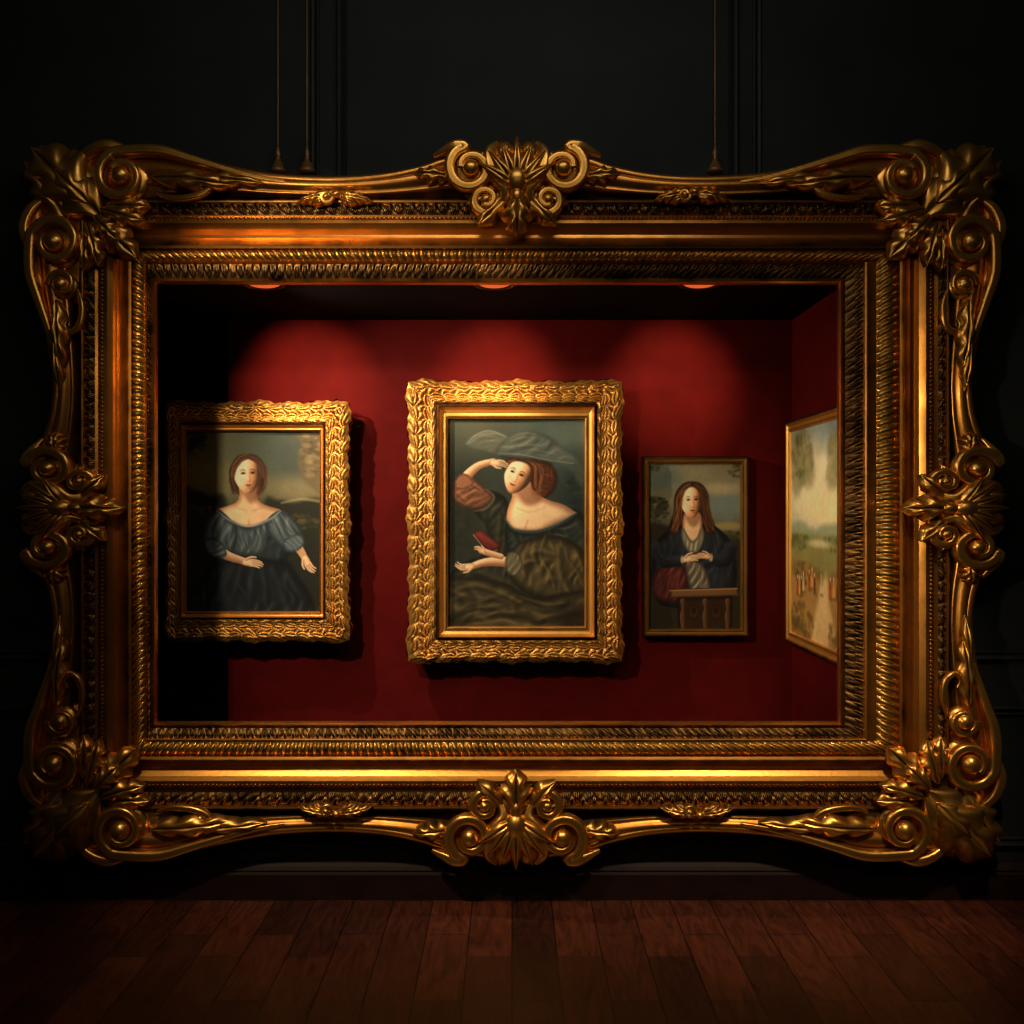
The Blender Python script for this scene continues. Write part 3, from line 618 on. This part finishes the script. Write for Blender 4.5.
    p.stroke([(500,456),(516,458.5),(534,460.5),(552,464)],[.4,1.3,1.7,.8],(32,29,22),soft=3.4,alpha=.6)
    p.stroke([(466,443),(476,434),(490,430),(506,436)],[.3,.5,.5,.3],(190,190,168),soft=1.8,alpha=.4)
    p.stroke([(498,453),(520,454),(546,459),(574,463)],[.3,.6,.6,.3],(176,178,158),soft=1.8,alpha=.45)
    p.hand(491.5,462,D(4),18,flip=1,spread=.02,bend=-.2,skin=(250,206,158))
    return p.finish(1.10,11,.06)
def paint_c():
    p=Painter(648,743,462,631,2.4,(88,86,66))
    p.blob(700,480,60,30,(122,114,86),soft=1.5); p.blob(728,503,22,18,(102,116,108),soft=1.5,alpha=.9)
    p.blob(662,476,18,14,(78,92,88),soft=1.4,alpha=.8); p.blob(722,488,20,6,(184,158,112),soft=1.6,alpha=.6)
    foliage(p,658,508,10,14,[(46,46,26),(64,60,34),(34,35,20)],80,5,2.0,.6)
    foliage(p,734,536,12,6,[(46,46,26),(68,62,36)],50,6,1.7,.6)
    foliage(p,738,470,9,8,[(52,50,30),(80,74,46)],40,7,1.5,.55); foliage(p,654,466,9,5,[(46,48,30),(66,64,40)],34,8,1.5,.5)
    p.blob(730,526,18,4,(148,126,76),soft=1.3,alpha=.8)
    p.poly([(644,532),(670,526),(700,540),(748,546),(748,636),(644,636)],(42,36,23),soft=7)
    p.poly([(692,481),(702,483),(709,493),(711,512),(716,528),(707,536),(679,536),(669,530),(674,512),(676,494),(683,484)],(50,29,16),soft=3.5,edge=(28,16,10),ew=6)
    p.poly([(678,525),(693,531),(708,523),(722,530),(734,545),(739,575),(732,600),(718,608),(668,608),(653,594),(651,566),(657,542),(667,531)],(36,39,44),soft=2,edge=(14,15,17),ew=9,folds=(.2,11,5,(16,18,21),(68,73,79)))
    p.pleats([[(672,532),(664,550),(656,572)],[(678,532),(672,552),(668,574),(672,596)],[(712,530),(718,550),(720,574)],[(718,532),(727,550),(732,572)],[(684,536),(683,556),(682,580)],[(704,536),(708,556),(712,580)],[(726,570),(722,586),(716,600)]],(14,16,18),(78,83,90),2.4,.5)
    p.poly([(686,512),(700,512),(703,526),(700,542),(694,550),(687,542),(683,528)],(224,180,134),soft=1.6,edge=(150,104,70),ew=4,light=(-.6,-.2,.2))
    p.poly([(687,515),(700,514),(700,522),(694,527),(688,522)],(112,70,44),soft=5,alpha=.6)
    p.poly([(683,527),(690,538),(693,541),(698,537),(703,526),(705,538),(699,552),(689,552),(682,538)],(140,131,109),soft=2.2,edge=(88,80,64),ew=4,folds=(.1,6,14,(90,82,66),(206,198,176)))
    p.face(692,501,21.5,34,D(-3),skin=(252,208,160),turn=.28,lip=(158,80,64))
    p.poly([(692,481),(702,483.5),(708,494),(710,512),(716,530),(708,534),(704,516),(703.5,502),(700,490.5),(692,486),(684,491.5),(681.5,503),(681.5,516),(677,534),(669,530),(674,512),(675.5,494),(683,483.5)],(58,33,18),soft=2.8,edge=(36,21,12),ew=4)
    p.hairlocks([[(691,484),(683,490),(679.5,502),(677.5,516),(672,531)],[(688,484),(680,492),(677,508),(674,526)],[(684,492),(681,505),(680,520),(676,532)]],[(140,88,46),(86,51,26),(42,25,13)],.45,.55,13,1.3,1,.8)
    p.hairlocks([[(694,484),(702,490),(706,502),(709,516),(715,531)],[(697,484),(705,492),(709,508),(713,526)],[(702,492),(705,505),(706,520),(710,532)]],[(110,69,37),(72,42,21),(36,21,11)],.45,.55,13,1.3,2,.8)
    p.poly([(654,574),(668,563),(684,567),(689,582),(680,602),(660,602),(651,592)],(84,36,32),soft=3.4,edge=(44,18,16),ew=6,folds=(.5,8,24,(46,19,17),(136,76,64)))
    p.pleats([[(668,566),(661,580),(657,597)],[(674,567),(669,582),(665,600)],[(681,570),(677,584),(673,600)],[(660,572),(656,584),(653,592)]],(42,17,15),(156,92,78),2.0,.5)
    p.poly([(686,563),(699,562),(708,573),(711,592),(700,590),(692,592)],(108,97,78),soft=3.6,edge=(70,61,48),ew=4,folds=(.3,6,28,(66,58,44),(186,174,148)))
    p.stroke([(656,548),(665,561),(682,561)],[6.6,7,4.4],(42,46,53),soft=2.6,edge=(16,17,20))
    p.stroke([(732,548),(725,561),(713,559)],[6.6,7,4.4],(40,44,51),soft=2.6,edge=(16,17,20))
    p.pleats([[(657,546),(663,558),(678,561)],[(731,546),(726,557),(716,559)]],(18,20,23),(80,86,94),1.4,.5)
    p.blob(683,560,2.0,3.6,(186,176,152),soft=1.2); p.blob(712,558,2.0,3.6,(186,176,152),soft=1.2)
    p.hand(711,557,D(188),15,skin=(232,180,132),flip=1,spread=.02)
    p.hand(685,560,D(-12),17,skin=(244,198,150),flip=-1,spread=.02)
    p.poly([(670,590),(739,588),(741,597),(670,599)],(106,74,43),soft=1.2,edge=(62,40,21),ew=3,smooth=False)
    p.poly([(677,599),(735,597),(733,636),(679,636)],(46,30,18),soft=1.6,edge=(26,16,10),ew=5,smooth=False)
    for x in(683,706,729): p.stroke([(x,602),(x+.5,610),(x,617),(x+.5,632)],[2.4,1.3,2.6,1.5],(106,72,40),soft=1,edge=(48,31,17))
    for x in(694.5,717.5): p.blob(x,613,6,8,(78,50,27),soft=.5,edge=(34,20,10)); p.blob(x,612,2.8,4,(36,22,12),soft=.6)
    p.stroke([(670,591.5),(705,590.5),(739,589.5)],.6,(176,128,78),soft=1,alpha=.8)
    return p.finish(1.16,21,.06)
def paint_d():
    p=Painter(0,100,0,112,2.0,(186,176,140))
    p.blob(60,8,70,26,(146,158,148),soft=1.4); p.blob(52,32,52,18,(240,220,170),soft=1.5); p.blob(24,18,30,12,(228,206,158),soft=1.4,alpha=.8)
    p.blob(80,44,34,9,(250,222,160),soft=1.5,alpha=.8); p.blob(66,22,20,5,(250,230,184),soft=1.5,alpha=.6); p.blob(48,42,22,6,(246,214,150),soft=1.5,alpha=.5)
    for cx,cy,rx,ry in((20,12,20,10),(34,24,14,8),(12,28,10,8),(88,14,15,9),(80,28,11,6)):
        p.blob(cx,cy,rx,ry,(118,116,74),soft=1.1,alpha=.6); p.blob(cx-3,cy-3,rx*.6,ry*.5,(176,160,108),soft=1.3,alpha=.45)
    foliage(p,22,16,24,14,[(108,108,66),(150,138,84),(90,94,56),(178,162,108)],150,3,2.6,.35)
    foliage(p,86,20,15,13,[(134,130,84),(172,156,104)],90,5,2.6,.32)
    p.poly([(-2,55),(22,50),(44,54),(70,51),(102,54),(102,84),(-2,84)],(148,154,118),soft=5)
    p.poly([(-2,60),(40,57),(102,61),(102,90),(-2,90)],(136,126,70),soft=6)
    foliage(p,18,61,22,4,[(76,84,44),(110,108,58)],90,6,1.6,.5); foliage(p,82,61,18,4,[(84,90,48),(122,116,64)],70,7,1.6,.5)
    p.blob(56,61,22,2.0,(208,196,144),soft=1.4,alpha=.8)
    p.poly([(-2,78),(30,72),(70,77),(102,73),(102,118),(-2,118)],(162,120,62),soft=6,edge=(120,88,44),ew=8)
    p.poly([(44,116),(54,90),(64,78),(72,78),(74,90),(92,116)],(226,190,128),soft=8,alpha=.8)
    foliage(p,24,78,16,6,[(110,86,42),(80,66,32),(160,120,54)],80,17,1.7,.5)
    r=np.random.RandomState(8)
    for i in range(11):
        x=[14,18,22,26,38,43,48,60,76,82,88][i]; y=76+r.rand()*6; c=[(156,70,36),(214,142,62),(90,62,40),(206,180,132)][i%4]
        p.poly([(x-1,y),(x+1,y),(x+2.2,y+8),(x-2.2,y+8)],c,soft=1.8,alpha=.85); p.blob(x,y-1.3,1.0,1.2,(224,180,132),soft=.9,alpha=.85)
        p.stroke([(x-1.6,y+3),(x,y+1.5),(x+1.8,y+3.5)],.5,tuple(np.array(c)*.8),soft=.8,alpha=.7); p.blob(x+1,y+8.5,3.4,.9,(92,68,36),soft=1.4,alpha=.5)
    foliage(p,20,104,26,10,[(104,80,38),(156,116,56),(84,68,34)],120,9,2.2,.45); foliage(p,88,106,16,9,[(110,84,42),(160,118,58)],70,10,2.2,.45)
    return p.finish(1.12,31)
m,nt,b=newmat('varnished_oil_paint')
at=nt.nodes.new('ShaderNodeAttribute'); at.attribute_name='paint'
nt.links.new(at.outputs['Color'],b.inputs['Base Color']); b.inputs['Roughness'].default_value=.55; b.inputs['Specular IOR Level'].default_value=.2
tc=nt.nodes.new('ShaderNodeTexCoord'); nz=nt.nodes.new('ShaderNodeTexNoise'); nz.inputs['Scale'].default_value=120
nt.links.new(tc.outputs['Object'],nz.inputs['Vector']); bp=nt.nodes.new('ShaderNodeBump'); bp.inputs['Strength'].default_value=.10; bp.inputs['Distance'].default_value=.003
nt.links.new(nz.outputs['Fac'],bp.inputs['Height']); nt.links.new(bp.outputs['Normal'],b.inputs['Normal'])
PAINT=m
def canvas(parent,C,x0,x1,z0,z1,y,label):
    h,w=C.shape[:2]; mb=MB()
    X,Z=np.meshgrid(np.linspace(x0,x1,w),np.linspace(z1,z0,h))
    mb.grid(np.stack([X,np.full(X.shape,y),Z],axis=-1))
    ob=mk('painted_canvas',mb,PAINT,parent,local=True)
    at=ob.data.color_attributes.new('paint','FLOAT_COLOR','POINT')
    A=np.ones((h*w,4),dtype=np.float32); A[:,:3]=C.reshape(-1,3); at.data.foreach_set('color',A.ravel())
    ob["label"]=label
    return ob
# ------------------------------------------------------------------ picture frames
def lring(cx,cz,k,l,r,t,b,y):
    return np.array([((l-cx)*k,y,(cz-t)*k),((r-cx)*k,y,(cz-t)*k),((r-cx)*k,y,(cz-b)*k),((l-cx)*k,y,(cz-b)*k)])
def carved(k,wpx,amp,seed,edge=1.3):
    """shallow running leaf pattern: overlapping acanthus lobes with ribs, raised at corners and centres"""
    def f(S,T,i):
        s=S/k; w=wpx; p=w*.56
        H=np.zeros_like(s)
        for off,yc,ht,dr in((0,.34,.36,1),(.5,.62,.34,-1),(.25,.86,.22,1)):
            q=s/p+off; cell=np.floor(q); sgn=np.where(s>0,1,-1)*dr
            x=(q-cell-.5)*sgn; y=(T-yc)/ht
            y=y+.9*x*x*np.sign(.5-yc+.01)
            r=np.sqrt((x/.50)**2+(y)**2)
            body=np.clip(1-r**2,0,1)**.5
            rib=.72+.28*np.cos(11*np.arctan2(y,x+.62))
            H=np.maximum(H,body*rib)
        # curling volute edge
        ph=2*PI*s/(p*2); c3=np.exp(-((T-.20-.05*np.sin(ph))/.06)**2); H=np.maximum(H,.9*c3*(.7+.3*np.cos(ph*3)))
        H=H+.05*np.sin(s*1.3+T*9)*np.sin(s*.7-T*14)+.08*np.sin(s*.31+seed)
        Lh=np.abs(s).max(); c=np.exp(-((Lh-np.abs(s)-w*.4)/(w*.7))**2)
        c2=np.exp(-(s/(w*.6))**2)
        win=np.clip(np.sin(PI*np.clip(T,0,1)),0,1)**.5
        base=amp*1.1*np.exp(-((T-.20)/.24)**2)+amp*.7*np.exp(-((T-.92)/.10)**2)
        O=(1-T)**2*edge*(.8*np.sin(ph+.5)+.4*np.sin(ph*3)+1.8*c+1.4*c2)
        wc=np.clip((Lh-np.abs(s))/(w*.5),0,1)
        return (base+amp*H*win*(.85+.7*c+.4*c2))*k, O*k*wc
    return f
def ornate(par,cx,cz,k,outer,mid,inner,depth,mat,seed,amp=2.8):
    Rg=lambda q,y:lring(cx,cz,k,*q,y)
    mb=MB(); o2=(outer[0]+5,outer[1]-5,outer[2]+5,outer[3]-5)
    strip(mb,Rg(o2,0),Rg(o2,-depth*.8))
    hf=carved(k,(outer[1]-mid[1]),amp,seed)
    strip(mb,Rg(outer,-depth+.040),Rg(mid,-depth+.020),ns=1.0/k*1.7,nt=50,hf=hf)
    def hfb(S,T,i):
        H,O=hf(S,np.zeros_like(T),i); return H*(1-T),O
    strip(mb,Rg(outer,-depth+.040),Rg(outer,-depth+.080),ns=1.0/k*1.7,nt=3,hf=hfb)
    mk('carved_border',mb,mat,par,local=True)["label"]="carved gilt border with scrolling foliage"
    mb=MB(); li=lambda t:tuple(mid[i]*(1-t)+inner[i]*t for i in range(4))
    seq=[(0,-.034),(.06,0),(.22,.006),(.32,-.014),(.42,-.024),(.62,-.030),(.78,-.028),(.84,-.02),(.94,-.024),(1.0,-.062)]
    for (a,ya),(b_,yb) in zip(seq[:-1],seq[1:]): strip(mb,Rg(li(a),-depth-ya),Rg(li(b_),-depth-yb))
    mk('inner_moulding',mb,mat,par,local=True,smooth=False)
def picture(label,cx,bottom,k,fd,back,outer,mid,inner,depth,C,seed,mat,cl,orn=True):
    e=empty('framed_painting',(px(cx,fd),back,pz(bottom,fd)),label,"painting")
    if orn: ornate(e,cx,bottom,k,outer,mid,inner,depth,mat,seed); cy=-depth+.058
    else:
        Rg=lambda q,y:lring(cx,bottom,k,*q,y); mb=MB(); li=lambda t:tuple(outer[i]*(1-t)+inner[i]*t for i in range(4))
        seq=[(0,0),(0,.85),(.12,1.0),(.3,1.0),(.42,.86),(.6,.84),(.75,.92),(.88,.90),(1.0,.62)]
        for (a,ya),(b_,yb) in zip(seq[:-1],seq[1:]): strip(mb,Rg(li(a),-depth*ya),Rg(li(b_),-depth*yb))
        mk('picture_moulding',mb,mat,e,local=True,smooth=False); cy=-depth*.64
    l,r,t,b_=inner
    canvas(e,C,(l-1-cx)*k,(r+1-cx)*k,(bottom-b_-1)*k,(bottom-t+1)*k,cy,cl)
    return e
k=6.07/F
picture("portrait of a woman in a blue-grey gown, heavy gilded frame",252,641,k,6.07,AB-.022,(165,348,402,641),(181,325,423,619),(184,319,431,612),.22,paint_a(),3,G_PIC,"oil portrait of a person in an off-shoulder blue-grey gown, hands lowered")
k=6.09/F
picture("portrait of a seated woman with veiled hat, ornate carved gold frame",515,663,k,6.09,AB-.002,(408,622,381,662),(436,597,403,640),(448,585,419,627),.21,paint_b(),9,G_PIC,"oil portrait of a seated person in a veiled hat holding a red book")
k=6.22/F
picture("portrait of a long-haired sitter, thin dark gilt frame",696,637,k,6.22,AB-.002,(643,749,456,637),(643,749,456,637),(650,741,464,629),.08,paint_c(),9,G_THIN,"oil portrait of a long-haired person in a dark coat, hands crossed",orn=False)
Wd_,Hd_=1.12,1.245
e=empty('framed_painting',(AX1-.002,5.69,CZ-.735),"landscape with trees and small figures, slim gold frame","painting")
e.rotation_euler=(0,0,-PI/2)
mb=MB(); dp=.05
Rg=lambda m_,y:np.array([(-Wd_/2+m_,y,Hd_-m_),(Wd_/2-m_,y,Hd_-m_),(Wd_/2-m_,y,m_),(-Wd_/2+m_,y,m_)])
seq=[(0,0),(0,-dp*.9),(.008,-dp),(.02,-dp),(.03,-dp*.8),(.042,-dp*.8),(.05,-dp*.9),(.058,-dp*.88),(.064,-dp*.6)]
for (a,ya),(b_,yb) in zip(seq[:-1],seq[1:]): strip(mb,Rg(a,ya),Rg(b_,yb))
mk('picture_moulding',mb,G_PIC,e,local=True,smooth=False)
canvas(e,paint_d(),-Wd_/2+.06,Wd_/2-.06,.06,Hd_-.06,-dp*.62,"oil landscape with pale clouds, trees and figures")
# ------------------------------------------------------------------ recessed spots
m,nt,b=newmat('glowing_lamp_glass'); b.inputs['Emission Color'].default_value=(1,.14,.025,1); b.inputs['Emission Strength'].default_value=.75
b.inputs['Base Color'].default_value=(.3,.1,.05,1); LAMPM=m
RINGM=simple('dark_bronze_metal',(60,36,24),rough=.4,metal=.8)
def lathe(prof,n=28):
    mb=MB(); a=np.linspace(0,2*PI,n,endpoint=False)
    mb.grid(np.array([[(r*math.cos(t),r*math.sin(t),z) for t in a] for r,z in prof]),wrap=True); return mb
sp0=None
for X,ax,en in((-1.19,-1.16,100),(-.085,-.09,85),(.90,.92,72)):
    e=empty('recessed_spotlight',(X,5.275,AZ1),"small round recessed ceiling spotlight glowing warm orange","spotlight","alcove ceiling spotlights")
    if sp0 is None:
        r_=mk('trim_ring',lathe([(.105,0),(.105,-.012),(.09,-.018),(.078,-.012),(.076,0)]),RINGM,e,local=True)
        l_=mk('lamp_glass',lathe([(.0005,-.020),(.03,-.019),(.06,-.015),(.076,-.008),(.076,0)]),LAMPM,e,local=True)
        sp0=(r_,l_)
    else:
        for q in sp0:
            c=q.copy(); c.parent=e; COL.objects.link(c)
    L_=bpy.data.lights.new('spot','SPOT'); L_.energy=en; L_.color=(1,.62,.36); L_.spot_size=D(48); L_.spot_blend=1.0; L_.shadow_soft_size=.025
    lo=bpy.data.objects.new('spot_lamp',L_); lo.location=(0,.02,-.035); lo.parent=e; COL.objects.link(lo)
    lo.rotation_euler=Vector((ax-X,AB-5.295,-.34)).to_track_quat('-Z','Y').to_euler()
# ------------------------------------------------------------------ hanging wires
w0=None
for i,(x,yb) in enumerate(((278,172),(307,172),(715,172))):
    d=4.955
    e=empty('hanging_wire',(px(x,d),d,pz(yb+1,d)),"thin brass suspension wire ending in a small hook","picture wire","wires holding the great frame")
    if w0 is None:
        a_=mk('wire',lathe([(.0028,.10),(.0028,1.75)],8),WIREM,e,local=True)
        h_=mk('hook',lathe([(.001,0),(.036,.002),(.036,.016),(.026,.024),(.022,.045),(.014,.052),(.010,.072),(.014,.084),(.009,.10),(.004,.125),(.001,.13)],16),WIREM,e,local=True)
        w0=(a_,h_)
    else:
        for q in w0:
            c=q.copy(); c.parent=e; COL.objects.link(c)
# ------------------------------------------------------------------ lights
def spot(loc,tgt,en,size,blend,col,soft=.05):
    L_=bpy.data.lights.new('key','SPOT'); L_.energy=en; L_.spot_size=D(size); L_.spot_blend=blend; L_.color=col; L_.shadow_soft_size=soft
    o=bpy.data.objects.new('key_light',L_); o.location=loc; o.rotation_euler=(Vector(tgt)-Vector(loc)).to_track_quat('-Z','Y').to_euler(); COL.objects.link(o)
def area(loc,tgt,en,sx,sy,col):
    L_=bpy.data.lights.new('soft','AREA'); L_.shape='RECTANGLE'; L_.size=sx; L_.size_y=sy; L_.energy=en; L_.color=col
    o=bpy.data.objects.new('soft_light',L_); o.location=loc; o.rotation_euler=(Vector(tgt)-Vector(loc)).to_track_quat('-Z','Y').to_euler(); COL.objects.link(o)
WARM=(1,.80,.54)
spot((-1.58,2.6,CZ+1.40),(-.30,6.2,CZ-.15),265,52,.6,(1,.83,.60),.07)
spot((-1.38,5.2,CZ+.98),(.45,6.3,CZ-.5),125,114,1.0,(1,.80,.58),.015)  # added unseen raking spot in the alcove, throws the paintings' shadows to the right
spot((-.3,5.25,CZ+1.03),(1.57,5.75,CZ-.1),40,34,.8,(1,.85,.62),.03)  # added unseen spot, only brightens the landscape on the side wall
spot((-1.4,2.3,4.1),(-.7,4.9,.58),360,34,1.0,WARM,.12)  # added out-of-view spot, brightens the lower left of the great frame
spot((1.4,2.3,4.1),(1.2,4.9,.62),410,34,1.0,WARM,.12)  # its added counterpart for the lower right of the frame
spot((-2.6,1.6,2.4),(2.0,4.9,1.7),210,28,1.0,WARM,.15)  # added out-of-view side spot, gives the gold something to reflect
spot((-.1,2.7,4.1),(.05,4.2,0),50,30,1.0,WARM,.10)
area((0,3.4,4.25),(0,5,2.9),7.5,2.0,.4,(1,.93,.84))  # added soft wash over the upper gallery wall, no fixture
area((0,.6,3.9),(0,4.9,1.2),9,3.0,.8,WARM)  # added front fill, mostly for reflections in the gilding
w=bpy.data.worlds.new('World'); sc.world=w; w.use_nodes=True
w.node_tree.nodes['Background'].inputs['Color'].default_value=(.004,.004,.004,1); w.node_tree.nodes['Background'].inputs['Strength'].default_value=1
cam=bpy.data.cameras.new('Camera'); cam.sensor_width=36; cam.lens=36*F/1024
co=bpy.data.objects.new('Camera',cam); co.location=(0,0,CZ); co.rotation_euler=(PI/2,0,0); COL.objects.link(co); sc.camera=co
